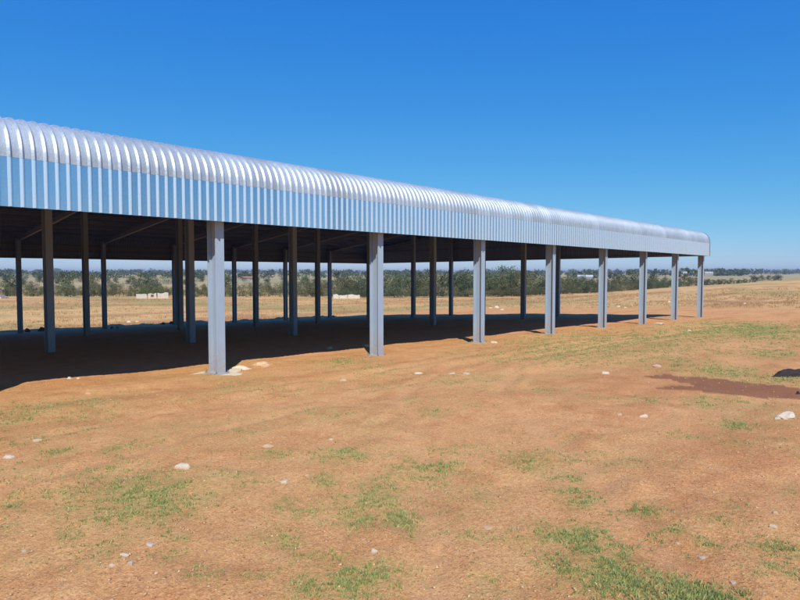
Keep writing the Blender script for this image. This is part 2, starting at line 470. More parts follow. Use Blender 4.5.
# ------------------------------------------------------------------ ground sheet
# patches of short grass read off the photograph: pixel centre, half width, half height, density
PATCHES = [
    (150, 492, 46, 17, 1.0), (110, 507, 40, 11, .7), (160, 515, 28, 9, .9), (105, 518, 22, 8, .6), (60, 495, 40, 7, .5), (30, 470, 32, 7, .4),
    (62, 405, 50, 7, .45), (20, 418, 30, 7, .45), (100, 415, 26, 6, .35), (30, 438, 44, 6, .45), (58, 452, 16, 5, .7), (110, 451, 12, 5, .7), (140, 443, 26, 5, .55),
    (100, 470, 30, 6, .55), (12, 506, 16, 7, .7), (70, 535, 12, 7, .6), (110, 545, 22, 5, .6), (12, 527, 12, 5, .5), (30, 563, 12, 5, .4), (95, 558, 24, 6, .4), (178, 537, 11, 5, .7), (170, 556, 14, 6, .45), (195, 570, 12, 6, .55),
    (338, 455, 19, 6, .95), (272, 455, 14, 5, .8), (325, 480, 13, 6, .8), (232, 478, 28, 8, .6), (285, 505, 11, 9, .75), (300, 513, 22, 4, .6), (275, 537, 22, 6, .75), (290, 545, 10, 5, .7),
    (378, 495, 22, 15, .85), (345, 505, 34, 14, .45), (420, 490, 40, 14, .35), (360, 520, 18, 9, .75), (395, 520, 14, 7, .8), (320, 555, 30, 5, .5), (258, 575, 14, 5, .6), (205, 575, 14, 5, .5), (360, 578, 36, 14, 1.0), (320, 572, 30, 9, .5), (305, 588, 18, 9, .7), (340, 596, 40, 7, .6), (350, 590, 28, 9, .6),
    (425, 470, 22, 8, 1.0), (450, 467, 14, 6, .6), (405, 522, 14, 10, .85), (432, 412, 14, 3.5, .7), (408, 440, 0, 0, 0), (455, 380, 36, 5, .35), (380, 370, 26, 5, .45), (345, 362, 24, 4, .5),
    (480, 497, 14, 6, .65), (430, 510, 14, 4, .5), (480, 537, 30, 5, .6), (515, 462, 14, 7, .6), (536, 466, 14, 7, .7), (545, 455, 24, 6, .5), (570, 477, 17, 4, .85), (575, 491, 18, 4, .85), (590, 503, 18, 5, .9),
    (480, 450, 30, 5, .3), (600, 460, 40, 7, .35), (640, 460, 30, 6, .3), (560, 440, 40, 5, .22),
    (605, 578, 46, 15, .95), (572, 568, 26, 10, .65), (570, 537, 34, 10, 1.0), (590, 555, 28, 12, .95), (608, 560, 24, 12, .9), (555, 555, 16, 5, .7), (520, 543, 16, 5, .5), (485, 585, 14, 14, .55), (515, 590, 14, 8, .4), (640, 510, 22, 6, .8), (635, 517, 16, 6, .7), (672, 530, 16, 5, .8), (655, 542, 14, 5, .7), (705, 545, 12, 5, .7), (683, 558, 10, 5, .5), (660, 580, 16, 8, .6), (625, 585, 26, 16, .8), (690, 596, 26, 9, 1.1), (720, 600, 24, 8, 1.15), (645, 570, 22, 7, .7),
    (715, 520, 18, 5, .6), (735, 507, 10, 4, .5), (780, 548, 18, 6, .8), (792, 555, 14, 6, .8), (750, 545, 14, 6, .5), (790, 571, 16, 7, .8), (795, 490, 10, 4, .5), (770, 575, 22, 5, .35),
    (735, 425, 16, 4, .95), (648, 450, 0, 0, 0), (705, 405, 14, 3, .7), (745, 403, 22, 3, .5), (645, 400, 18, 3, .5), (700, 400, 12, 3, .8), (720, 402, 12, 3, .6), (690, 436, 20, 3, .5), (735, 443, 14, 4, .5), (780, 440, 24, 5, .3),
    (730, 372, 20, 5, .85), (770, 381, 28, 4, .5), (690, 365, 26, 6, .6), (660, 360, 28, 6, .4), (770, 353, 16, 4, .75), (700, 350, 36, 4, .35), (790, 378, 12, 4, .8),
    (605, 347, 46, 7, .55), (560, 352, 34, 6, .55), (535, 343, 24, 5, .45), (520, 358, 50, 5, .4), (620, 337, 40, 5, .55), (470, 338, 14, 3, .4), (450, 331, 10, 2, .4), (740, 328, 60, 5, .7), (690, 333, 60, 4, .45), (780, 332, 40, 6, .7), (660, 345, 40, 4, .4), (580, 362, 60, 5, .3),
    (470, 403, 14, 2.5, .4), (545, 390, 20, 2.5, .4), (590, 396, 22, 2.5, .35), (125, 365, 20, 4, .3), (250, 385, 30, 4, .35), (320, 385, 20, 4, .3), (390, 385, 30, 4, .3),
    (285, 392, 26, 4, .3), (205, 400, 24, 4, .3), (335, 415, 14, 4, .5), (350, 418, 18, 3, .4), (400, 404, 26, 4, .3), (300, 412, 22, 4, .3), (230, 432, 24, 4, .35), (440, 450, 34, 5, .4), (365, 455, 24, 5, .4),
]
PW = []
for (px, py, hw, hh, den) in PATCHES:
    if den <= 0: continue
    x, y, r = at(px, py)
    x1, y1, _ = at(px + hw, py); a = math.hypot(x1 - x, y1 - y)
    x2, y2, r2 = at(px, py - hh); x3, y3, r3 = at(px, py + hh); bdep = .5 * math.hypot(x2 - x3, y2 - y3)
    PW.append((x, y, a, bdep, den, math.atan2(x - CX, y - CY), r))

DAMP = [at(*p)[:2] for p in [(642, 377), (660, 374.5), (690, 376.5), (725, 380), (760, 384), (800, 389), (830, 392), (830, 402), (800, 400), (765, 397.5), (735, 394), (705, 391), (672, 389.5), (652, 388), (665, 386.5), (692, 386.2), (683, 383), (668, 379.5), (655, 378)]]


def in_poly(X, Y, poly):
    ins = np.zeros(X.shape, bool); n = len(poly)
    for i in range(n):
        x0, y0 = poly[i]; x1, y1 = poly[(i + 1) % n]
        c = ((y0 > Y) != (y1 > Y)) & (X < (x1 - x0) * (Y - y0) / (y1 - y0 + 1e-12) + x0)
        ins ^= c
    return ins


def green_mask(X, Y):
    g = np.zeros(X.shape)
    for (x, y, a, bd, den, th, r) in PW:
        dx = X - x; dy = Y - y
        u = (dx * math.cos(th) - dy * math.sin(th)) / (a * 1.35); v = (dx * math.sin(th) + dy * math.cos(th)) / (bd * 1.35)
        d2 = u * u + v * v
        k = d2 < 5
        g[k] = np.maximum(g[k], min(den, 1.0) * np.exp(-d2[k] * .8))
    return g


def build_ground():
    fine = np.radians(np.linspace(-56, 58, 720)) + YAW
    rest = np.linspace(fine[-1], fine[0] + 2 * math.pi, 62)[1:-1]
    th = np.concatenate([fine, rest]); nt_ = len(th)
    r = np.concatenate([np.geomspace(.5, 62, 330), np.geomspace(62, 9000, 120)[1:]])
    R, T = np.meshgrid(r, th, indexing='ij')
    X = CX + R * np.sin(T); Y = CY + R * np.cos(T)
    Z = ground(X, Y)
    g = green_mask(X, Y)
    g = np.maximum(g, .34 * smooth(.32, .85, fbm(X / 1.6 + 31, Y / 1.2, 4)) * (R < 60))
    g = np.where((Y > .9) & (Y < 30.5) & (X < 33.5), g * .1, g)
    lift_mask = smooth(1.5, 2.4, Y + .5 * vnoise(X / 2., Y / 2.)) * (1 - smooth(31, 32.5, Y)) * (1 - smooth(33, 35, X))
    damp = in_poly(X + .10 * vnoise(X / .3, Y / .3), Y + .10 * vnoise(X / .3 + 5, Y / .3), DAMP).astype(float)
    ru = rut_field(X, Y)[0]
    wob = 1.5 * fbm(X / 9., Y / 7., 3)
    field = smooth(32.4, 36.0, Y + wob * .8)
    # to the right of the shed the veld starts with distance
    field = np.maximum(field, smooth(49, 62, X + wob * 2.5) * smooth(-60, -10, Y + 50))
    olive = field * smooth(.05, .6, fbm(X / 26., Y / 11. + 5, 3)) * .75
    olive = np.maximum(olive, .8 * smooth(38, 44, X + wob) * (1 - smooth(49, 60, X + wob)))
    fr = smooth(.15, .5, fbm(X / 30. + 3, Y / 5. + 1, 3)) * field * .55 * (R < 160)
    fr = np.maximum(fr, .9 * np.exp(-(((X - 72) - .35 * (Y - 10) + wob * 1.5) / 3.0) ** 2) * (Y < 40) * smooth(.0, .35, .3 + fbm(X / 5., Y / 4., 2)))
    dist = smooth(260, 420, R)
    # faces
    nr = len(r)
    i, j = np.meshgrid(np.arange(nr - 1), np.arange(nt_), indexing='ij')
    a = i * nt_ + j; b_ = i * nt_ + (j + 1) % nt_
    F = np.stack([a, b_, b_ + nt_, a + nt_], -1).reshape(-1, 4)[:, ::-1]
    V = np.stack([X, Y, Z], -1).reshape(-1, 3)
    # centre cap
    V = np.vstack([V, [[CX, CY, gz(CX, CY)]]])
    o = np_mesh('ground', V, F, M_GROUND, {n: np.append(v.ravel(), 0) for n, v in dict(green=g * (1 - .7 * ru), rut=ru, shade_lift=lift_mask, damp=damp, field=field, olive=olive, furrow=fr, distant=dist).items()}, smooth_shade=True)
    tag(o, 'red soil and dry veld ground stretching to the horizon', 'ground', kind='structure')


build_ground()

# ------------------------------------------------------------------ the open steel shed
BAY, ROW = 4.8, 9.62
K0, K1 = -3, 7
XL, XR = K0 * BAY - .35, K1 * BAY + .28
YF, YB = -.385, 3 * ROW + .30
ZF, ZB = 3.135, 2.957           # fascia bottoms, front and back
STR, RAD = .82, .65
YM = 1.5 * ROW; ZRIDGE = 6.30


def slope_solve(zb):
    m = .12
    for _ in range(30):
        ph = math.atan(m)
        m = (ZRIDGE - (zb + STR + RAD * math.cos(ph))) / (YM - (YF + RAD - RAD * math.sin(ph)))
    return m


MF, MB_ = slope_solve(ZF), slope_solve(ZB)


def half_path(zb, m, nose_n=14):
    """points (distance in from the fascia, z) from fascia bottom to ridge, with part index"""
    ph = math.atan(m)
    fas = [(0, zb), (0, zb + STR * .5), (0, zb + STR)]
    nose = []
    for i in range(nose_n + 1):
        a = math.pi - (math.pi / 2 - ph) * i / nose_n
        nose.append((RAD + RAD * math.cos(a), zb + STR + RAD * math.sin(a)))
    d1, z1 = nose[-1]; d2 = YM - YF
    roof = [(d1 + (d2 - d1) * i / 6, z1 + (ZRIDGE - z1) * i / 6) for i in range(7)]
    return fas, nose, roof


def roof_z(y):
    """straight roof plane height (ignoring the nose)"""
    if y <= YM: return ZRIDGE - (YM - y) * MF
    return ZRIDGE - (y - YM) * MB_


RIBPTS = ((0, 0, 0), (.090, 0, 0), (.0915, 0, 1), (.106, .038, 1), (.131, .038, 1), (.1325, .038, 0), (.147, 0, 0))


def rib_profile(x0, x1):
    xs = []; hs = []; rs = []
    p = .1715; x = x0
    while x < x1:
        for dx, h, q in RIBPTS:
            if x + dx <= x1: xs.append(x + dx); hs.append(h); rs.append(q)
        x += p
    xs.append(x1); hs.append(0); rs.append(0)
    return np.array(xs), np.array(hs), np.array(rs, float)


def sheet(name, path, mat, parent, back):
    xs, hs, rs = rib_profile(XL, XR)
    path = np.array(path); n = len(path)
    t = np.gradient(path, axis=0); t /= np.linalg.norm(t, axis=1)[:, None]
    nrm = np.stack([-t[:, 1], t[:, 0]], 1)       # outward
    V = []
    for i in range(n):
        d = path[i, 0] + nrm[i, 0] * hs; z = path[i, 1] + nrm[i, 1] * hs
        y = (YB - d) if back else (YF + d)
        V.append(np.stack([xs, y, z], -1))
    V = np.concatenate(V); nx = len(xs)
    i, j = np.meshgrid(np.arange(n - 1), np.arange(nx - 1), indexing='ij')
    a = i * nx + j
    F = np.stack([a, a + 1, a + 1 + nx, a + nx], -1).reshape(-1, 4)
    if back: F = F[:, ::-1]
    o = np_mesh(name, V, F, mat, {'rib': np.tile(rs, n)}, parent=parent)
    return o


shed = empty('steel_shed', (0, 0, 0))
tag(shed, 'long open sided steel shed with galvanised ribbed roof and fascia on grey columns', 'shed')

for back in (False, True):
    fas, nose, roof = half_path(ZB if back else ZF, MB_ if back else MF)
    # the fascia laps behind the nose, the nose over the roof: a few mm apart
    sheet('fascia_sheet', fas, M_FASCIA, shed, back)
    sheet('bullnose_sheet', [(d - (.004 if i < 3 else 0), z - (.05 if i == 0 else 0)) for i, (d, z) in enumerate(nose)], M_NOSE, shed, back)
    sheet('roof_sheet', [(d, z) for d, z in roof], M_ROOF, shed, back)

mb = MB()
mb.add([(XL, YM - .25, roof_z(YM - .25) + .05), (XR, YM - .25, roof_z(YM - .25) + .05), (XR, YM, ZRIDGE + .06), (XL, YM, ZRIDGE + .06), (XR, YM + .25, roof_z(YM + .25) + .05), (XL, YM + .25, roof_z(YM + .25) + .05)], [(0, 1, 2, 3), (3, 2, 4, 5)])
mb.build('ridge_cap', M_TRIM, shed)


def outline_z(y):
    """outer roof outline height at y including the noses"""
    for s, yo, zb in ((1, YF, ZF), (-1, YB, ZB)):
        d = (y - yo) * s
        ph = math.atan(MF if s == 1 else MB_)
        if d < RAD - RAD * math.sin(ph):
            return zb + STR + math.sqrt(max(RAD * RAD - (RAD - max(d, 0)) ** 2, 0))
    return roof_z(y)


def gable(xg, sgn):
    ys = []; hs = []; y = YF
    while y < YB:
        for dy, h in ((0, 0), (.082, 0), (.102, .036), (.138, .036), (.158, 0)):
            if y + dy <= YB: ys.append(y + dy); hs.append(h)
        y += .1715
    ys.append(YB); hs.append(0)
    V = []
    for y, h in zip(ys, hs):
        zb = ZF + (ZB - ZF) * (y - YF) / (YB - YF)
        V.append((xg + sgn * h, y, zb)); V.append((xg + sgn * h, y, outline_z(y) - .004))
    F = [(2 * i, 2 * i + 2, 2 * i + 3, 2 * i + 1) for i in range(len(ys) - 1)]
    if sgn < 0: F = [f[::-1] for f in F]
    np_mesh('gable_sheet', V, F, M_FASCIA, parent=shed)
    # barge flashing over the sheet edge: a folded strip following the outline
    fa, no, ro = half_path(ZF, MF); fb, nb, rb = half_path(ZB, MB_)
    pts = [(YF + d, z) for d, z in fa[:-1] + no + ro[1:]] + [(YB - d, z) for d, z in (fb[:-1] + nb + rb[1:])[::-1][1:]]
    P = np.array(pts); t = np.gradient(P, axis=0); t /= np.linalg.norm(t, axis=1)[:, None]
    nr = np.stack([-t[:, 1], t[:, 0]], 1)
    V = []; n = len(P)
    for (p, q) in zip(P, nr):
        o = p + q * .042; i_ = p - q * .13
        V += [(xg - sgn * .11, o[0], o[1]), (xg + sgn * .045, o[0], o[1]), (xg + sgn * .045, i_[0], i_[1])]
    F = []
    for i in range(n - 1):
        a = 3 * i
        F += [(a, a + 1, a + 4, a + 3), (a + 1, a + 2, a + 5, a + 4)]
    np_mesh('barge_flashing', V, F, M_TRIM, parent=shed)


gable(XR - .02, 1); gable(XL + .02, -1)

CB, CD = .205, .31
colprof = i_profile(CB, CD, .012, .009)
row_z = []
COLS = []
for k in range(K0, K1 + 1):
    for j in range(4):
        x, y = k * BAY, j * ROW
        zb = float(plane(x, y)) if False else gz(x, y)
        top = roof_z(max(min(y, YB - .3), YF + .3)) - (.52 if 0 < j < 3 else .30)
        COLS.append((k, j, x, y, zb + (.03 if (k, j) == (0, 0) else .012 if j == 0 else -.02), top))


def make_column(x, y, zb, top, j, k):
    m = MB(); h = top - zb
    m.prism(colprof, (0, 0, 0), (0, 0, h), (1, 0, 0), (0, 1, 0))
    c = m.build('column', M_COLUMN, shed); c.location = (x, y, zb)
    p = MB(); p.box(-.17, .17, -.22, .22, -.022, 0.0)
    bp = p.build('base_plate', M_COLUMN, c)
    if j == 0 and 0 <= k <= 2:
        for sx in (-.135, .135):
            for sy in (-.19, .19):
                bm = MB(); bm.cyl((0, 0, 0), (0, 0, .05), .012, n=8); bm.cyl((0, 0, 0.001), (0, 0, .02), .022, n=6)
                bo = bm.build('anchor_bolt', M_BOLT, c); bo.location = (sx, sy, 0)
    if j > 0 or k < 0: return c
    # irregular pad of poured concrete round the foot
    rnd = random.Random(k * 7 + j)
    n = 22; vs = []; big = 1.45 if (k, j) == (0, 0) else .85
    for s, z in ((1.0, -.16), (.94, -.028), (.5, -.0235)):
        for i in range(n):
            a = 2 * math.pi * i / n
            r = (.34 + .06 * math.sin(3 * a + k) + .05 * math.sin(5 * a + j)) * s * big
            vs.append((r * math.cos(a) * 1.25, r * math.sin(a), z + .012 * math.sin(4 * a + k) * (s > .6)))
    fs = []
    for l in range(2):
        for i in range(n):
            fs.append((l * n + i, l * n + (i + 1) % n, (l + 1) * n + (i + 1) % n, (l + 1) * n + i))
    fs.append(tuple(range(2 * n, 3 * n)))
    mesh_obj('concrete_pad', vs, fs, M_CONC, c)
    return c


for (k, j, x, y, zb, top) in COLS:
    make_column(x, y, zb, top, j, k)

# rafters: one front and one back beam per frame
RD = .28
for k in range(K0, K1 + 1):
    x = k * BAY
    for (ya, yb) in ((CD / 2 - .30, YM - .002), (YB - .29 - CD / 2 + .30, YM + .002)):
        za, zc = roof_z(ya) - .21 - RD / 2, roof_z(yb) - .21 - RD / 2
        d = (Vector((0, yb, zc)) - Vector((0, ya, za))).normalized(); up = Vector((1, 0, 0)).cross(d)
        if up.z < 0: up = -up
        m = MB(); h_ = RD / 2
        m.prism([(-.004, -h_ + .012), (.004, -h_ + .012), (.004, h_ - .012), (.055, h_ - .012), (.055, h_), (-.055, h_), (-.055, h_ - .012), (-.004, h_ - .012)], (x, ya, za), (x, yb, zc), (1, 0, 0), up)
        rf = m.build('rafter', M_PURLIN, shed)
        m = MB(); m.prism([(-.055, -h_), (.055, -h_), (.055, -h_ + .011), (-.055, -h_ + .011)], (x, ya, za), (x, yb, zc), (1, 0, 0), up)
        m.build('bottom_flange', M_RAFTER, rf)
    # haunch plates where the rafters meet the inner columns
# purlins: cold rolled channels across the frames
def channel(x0, x1, y, z, h, w, up=(0, 0, 1), side=(0, 1, 0), name='purlin'):
    t = .008
    prof = [(0, 0), (w, 0), (w, t), (t, t), (t, h - t), (w, h - t), (w, h), (0, h)]
    m = MB(); m.prism(prof, (x0, y, z), (x1, y, z), side, up); return m.build(name, M_PURLIN, shed)


for s in (0, 1):
    y = .55 if s == 0 else YB - .29 - .55
    while (y < YM - .15) if s == 0 else (y > YM + .15):
        channel(XL + .12, XR - .12, y, roof_z(y) - .20 - .004, .175, .065)
        y += 1.38 if s == 0 else -1.38
for zb, ysh, sd in ((ZF, YF + .006, 1), (ZB, YB - .006, -1)):
    for dz in (.03, .42, .80):
        channel(XL + .12, XR - .12, ysh + sd * .004, zb + dz, .10, sd * .11, name='girt')
for y in np.arange(1.4, 3 * ROW, 2.4):      # gable girts are vertical posts up to the end rafter
    pass
for dz, yi in ((.03, 0), (1.0, 1.2)):
    m = MB()
    m.prism([(0, 0), (.09, 0), (.09, .1), (0, .1)], (XR - .125, YF + .15 + yi, ZF + dz), (XR - .125, YB - .15 - yi, ZB + dz), (1, 0, 0), (0, 0, 1))
    m.build('gable_girt', M_PURLIN, shed)

# ------------------------------------------------------------------ stones, clods, mound in place of a shadow
def rock_mesh(seed, n=2, flat=.55, rough=.28):
    import bmesh
    rnd = random.Random(seed); bm = bmesh.new()
    bmesh.ops.create_icosphere(bm, subdivisions=n, radius=1.0)
    off = Vector((rnd.uniform(0, 50), rnd.uniform(0, 50), rnd.uniform(0, 50)))
    from mathutils import noise as mn
    for v in bm.verts:
        d = 1 + rough * mn.noise(v.co * 1.1 + off) * 1.5 + rough * .6 * mn.noise(v.co * 2.7 + off)
        v.co *= d; v.co.z *= flat
        if v.co.z < -.25: v.co.z = -.25 + (v.co.z + .25) * .3
    # knock flat facets off it
    for _ in range(8):
        a = Vector((rnd.gauss(0, 1), rnd.gauss(0, 1), abs(rnd.gauss(0, .8)))).normalized(); lim = rnd.uniform(.50, .72)
        for v in bm.verts:
            q = v.co.dot(a)
            if q > lim: v.co -= a * (q - lim) * .85
    me = bpy.data.meshes.new('rock'); bm.to_mesh(me); bm.free()
    return me


def rock(name, px, py, w_px, label, mat, flat=.5, asp=.7, group=None, cat='rock', seed=None, sink=.15, xy=None, size=None):
    if xy is None:
        x, y, r = at(px, py); dep = r * math.cos(math.atan((px - 400) / F_PX)); w = w_px * .95 * dep / F_PX / 2
    else:
        x, y = xy; w = size
    me = rock_mesh(seed if seed is not None else int(px * 13 + py * 7), 3 if w_px > 5 else 2, flat)
    me.name = name; me.materials.append(mat)
    o = bpy.data.objects.new(name, me); COL.objects.link(o)
    o.location = (x, y, gz(x, y) + w * flat * (.46 - sink * 2)); o.scale = (w * 1.05, w * asp * 1.05, w)
    o.rotation_euler = (random.uniform(-.12, .12), random.uniform(-.12, .12), -YAW + random.uniform(-.35, .35))
    tag(o, label, cat, group); return o


W, G, T = M_WHITEROCK, M_GREYROCK, M_TANROCK
ROCKS = [
    (183, 468, 18, 'smooth egg shaped white rock just beyond the big green grass patch', W, .55),
    (374, 552, 10, 'blocky white rock alone on bare soil above the low grass mat', W, .7),
    (123, 556, 12, 'long white broken slab lowest of the pale rubble line at lower left', W, .4),
    (112, 566, 8, 'small white rubble chunk at the lower tip of the rubble line', W, .5),
    (131, 564, 10, 'lumpy cream rubble chunk beside the long broken slab', G, .5),
    (150, 545, 13, 'thin pale slab at the upper end of the rubble line', W, .3),
    (24, 552, 7, 'round pale cobble on bare soil near the lower left corner', G, .6),
    (9, 458, 14, 'flat white stone at the left edge of the photo in front of the shed', W, .35),
    (36, 441, 12, 'flat half buried white stone under the thin grass left of the shed front', G, .3),
    (285, 482, 11, 'flat whitish stone between the small grass tufts left of centre', W, .3),
    (268, 447, 13, 'long tan stone lying by the tuft left of the tall green tuft', T, .35),
    (307, 476, 9, 'tan stone pair beside the clover like tuft near picture centre', T, .4),
    (331, 440, 6, 'small bright white stone just above the tall green tuft', W, .5),
    (488, 528, 15, 'flat cream stone flush with the soil in the bare middle foreground', T, .2),
    (773, 527, 9, 'bright angular stone on bare soil near the lower right side', W, .6),
    (775, 513, 7, 'tan angular stone just behind the bright one at lower right', T, .6),
    (702, 558, 12, 'long low pale stone between sparse tufts at lower right', G, .3),
    (678, 544, 7, 'small pinkish stone at the foot of a tuft at lower right', T, .5),
    (733, 583, 8, 'pale stone beside the tallest bright green grass clump', G, .5),
    (787, 418, 22, 'biggest white grey stone lying by the right edge below the damp soil', W, .5),
    (777, 419, 8, 'small white chunk touching the biggest stone by the right edge', W, .4),
    (645, 417, 11, 'white stone at the right end of a scatter below the damp streak', W, .45),
    (620, 415, 7, 'pale chip at the left end of the scatter below the damp streak', G, .4),
    (605, 374, 10, 'bright white stone on bare soil left of the damp streak tip', W, .4),
    (658, 367, 10, 'grey white stone just above the pointed damp streak', G, .45),
    (418, 374, 9, 'white stone on bare soil in front of the second lit column', W, .4),
    (452, 374, 10, 'narrow white slab right of the stone before the second lit column', W, .25),
    (466, 374, 11, 'pale slab end lying on from the narrow white slab', G, .25),
    (344, 381, 9, 'pinkish pale stone in front of the second lit column, on the left', T, .4),
    (70, 379, 6, 'left one of two bright white stones at the shadow edge', W, .6),
    (78, 379, 5, 'right one of two bright white stones at the shadow edge', W, .6),
    (88, 394, 7, 'small tan stone in the gravelly soil below the shadow edge', T, .4),
    (264, 367, 10, 'tan boulder in the low bank right of the nearest lit column', T, .5),
    (330, 349, 8, 'tan stone on the lit lip left of the second lit column', T, .6),
    (366, 347, 8, 'pale stone at the foot of the second lit column', T, .7),
    (494, 343, 12, 'pale flat stone right of the third lit column foot', W, .25),
    (658, 324, 13, 'pale plank like slab lying right of the sixth lit column', W, .2),
    (689, 331, 5, 'small white stone on the grassy ground below the last columns', W, .5),
    (745, 304, 4, 'lone white stone far out on the olive grass right of the shed', W, .6),
    (669, 302.5, 4.5, 'lone white stone in dry grass left of the seventh lit column', W, .6),
    (619, 307, 4.5, 'leftmost stone of the pale row in the field past the sixth column', W, .6),
    (625, 308, 4, 'middle stone of the pale row in the field past the sixth column', T, .6),
    (632, 306.5, 4, 'rightmost stone of the pale row in the field past the sixth column', G, .6),
    (497, 308, 6, 'largest pale stone of the rubble in the field right of the third column', W, .7),
    (490, 308.5, 5, 'left pale stone of the rubble in the field right of the third column', T, .6),
    (502, 310, 4, 'right pale stone of the rubble in the field right of the third column', W, .6),
    (129, 322.5, 6, 'pale left stone of the pair in dry grass behind the shed', W, .5),
    (137, 322, 5, 'pale right stone of the pair in dry grass behind the shed', T, .5),
]
for (px, py, w, lab, mat, flat) in ROCKS:
    rock('rock', px, py, w, lab, mat, flat, random.uniform(.55, .9))

rock('dark_stone', 798, 394, 6, 'small black stone on damp soil at the right edge', M_SHADOW_STONE, .8, .8, cat='stone')
for (px, py, w, lab) in [(42, 331.5, 9, 'dark earth clod at the shadow edge left of the shaded front column'),
                         (28, 331.8, 7, 'flat dark earth clod at the shadow edge near the left picture side'),
                         (112, 328.4, 4, 'small dark clod right beside a thin back column'),
                         (117, 328.2, 3.5, 'tiny dark clod second from the thin back column'),
                         (163, 324.6, 4.5, 'dark clod at the shadow edge left of the paired columns'),
                         (171, 324, 5, 'rounded dark clod touching the paired columns'),
                         (333, 317, 3.5, 'dark clod beside the farthest thin column behind the second lit column')]:
    rock('earth_clod', px, py, w, lab, M_CLOD, .9, .8, cat='clod', sink=.05)


def shadow_mound():  # solid mound coloured as dark as the cast shadow it replaces
    """low dark mound added in place of a cast shadow at the right edge, its left end running out to a point"""
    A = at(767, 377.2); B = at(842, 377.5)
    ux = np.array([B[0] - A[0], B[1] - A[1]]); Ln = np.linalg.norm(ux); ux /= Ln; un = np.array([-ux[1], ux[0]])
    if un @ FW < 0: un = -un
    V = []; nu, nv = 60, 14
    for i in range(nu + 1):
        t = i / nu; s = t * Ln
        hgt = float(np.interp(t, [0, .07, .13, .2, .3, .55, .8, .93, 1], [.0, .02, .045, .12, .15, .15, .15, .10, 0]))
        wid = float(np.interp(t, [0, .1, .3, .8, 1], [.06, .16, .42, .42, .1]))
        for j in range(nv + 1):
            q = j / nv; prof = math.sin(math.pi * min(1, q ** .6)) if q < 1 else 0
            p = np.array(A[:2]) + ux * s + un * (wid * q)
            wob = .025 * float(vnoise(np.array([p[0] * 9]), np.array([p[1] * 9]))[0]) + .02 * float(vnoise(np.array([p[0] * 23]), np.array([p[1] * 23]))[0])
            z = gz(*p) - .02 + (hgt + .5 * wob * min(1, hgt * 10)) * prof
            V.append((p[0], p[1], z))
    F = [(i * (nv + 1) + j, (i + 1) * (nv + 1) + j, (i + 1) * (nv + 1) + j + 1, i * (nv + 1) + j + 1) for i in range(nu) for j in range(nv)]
    o = mesh_obj('cast_shadow_mound', V, F, M_SHADOW_STONE); tag(o, 'low blackish mound shaped in place of a cast shadow, running out of the right edge above the damp soil', 'shadow_mound')


shadow_mound()


def small_bank():
    """little bank of pale soil scraped up beside the nearest column foot"""
    for (px, py, wpx, h, lab) in [(241, 369, 9, .10, 'pale scraped up soil bank against the nearest lit column foot'),
                                  (262, 364.5, 13, .09, 'low tan soil bank at the shadow edge right of the nearest lit column')]:
        x, y, r = at(px, py); w = wpx * r / F_PX
        V = []; n = 18; m = 6
        for l in range(m + 1):
            q = l / m
            for i in range(n):
                a = 2 * math.pi * i / n; rr = (1 - q) * (1 + .2 * math.sin(2 * a + px) + .12 * math.sin(5 * a))
                p = (x + w * 1.3 * rr * (math.cos(a) * RT[0] + .55 * math.sin(a) * FW[0]), y + w * 1.3 * rr * (math.cos(a) * RT[1] + .55 * math.sin(a) * FW[1]))
                V.append((*p, gz(*p) - .015 + h * (q * q * (3 - 2 * q)) + .012 * float(vnoise(np.array([p[0] * 14]), np.array([p[1] * 14]))[0]) * (q > .05)))
        F = [(l * n + i, l * n + (i + 1) % n, (l + 1) * n + (i + 1) % n, (l + 1) * n + i) for l in range(m) for i in range(n)]
        o = mesh_obj('soil_bank', V, F, M_CONC if px < 250 else M_GRAVEL, smooth_shade=True); tag(o, lab, 'soil bank')


small_bank()


def gravel():
    n = 16000
    th = YAW + np.radians(RNG.uniform(-42, 42, n)); r = 2.2 + 22 * RNG.random(n) ** 1.5
    X = CX + r * np.sin(th); Y = CY + r * np.cos(th)
    k = (fbm(X / 2.2, Y / 1.6, 3) + RNG.normal(0, .35, n)) > .05
    X, Y, r = X[k], Y[k], r[k]; n = len(X)
    s = (.003 + .011 * RNG.random(n) ** 4) * (1 + .04 * r)
    Z = ground(X, Y)
    base = np.array([[1, 0, 0], [0, 1, 0], [-1, 0, 0], [0, -1, 0], [0, 0, .5], [0, 0, -.5]], float)
    fc = np.array([[0, 1, 4], [1, 2, 4], [2, 3, 4], [3, 0, 4], [1, 0, 5], [2, 1, 5], [3, 2, 5], [0, 3, 5]])
    a = RNG.uniform(0, 6.28, n); jit = RNG.uniform(.35, 1.4, (n, 6, 3))
    B = base[None] * jit
    x = B[..., 0] * np.cos(a)[:, None] - B[..., 1] * np.sin(a)[:, None]; y = B[..., 0] * np.sin(a)[:, None] + B[..., 1] * np.cos(a)[:, None]
    V = np.stack([X[:, None] + x * s[:, None], Y[:, None] + y * s[:, None], Z[:, None] + .2 * s[:, None] + B[..., 2] * s[:, None]], -1).reshape(-1, 3)
    F = (fc[None] + (np.arange(n) * 6)[:, None, None]).reshape(-1, 3)
    o = np_mesh('gravel', V, F, M_GRAVEL); tag(o, 'fine tan gravel scattered over the red soil', 'gravel', kind='stuff')


gravel()

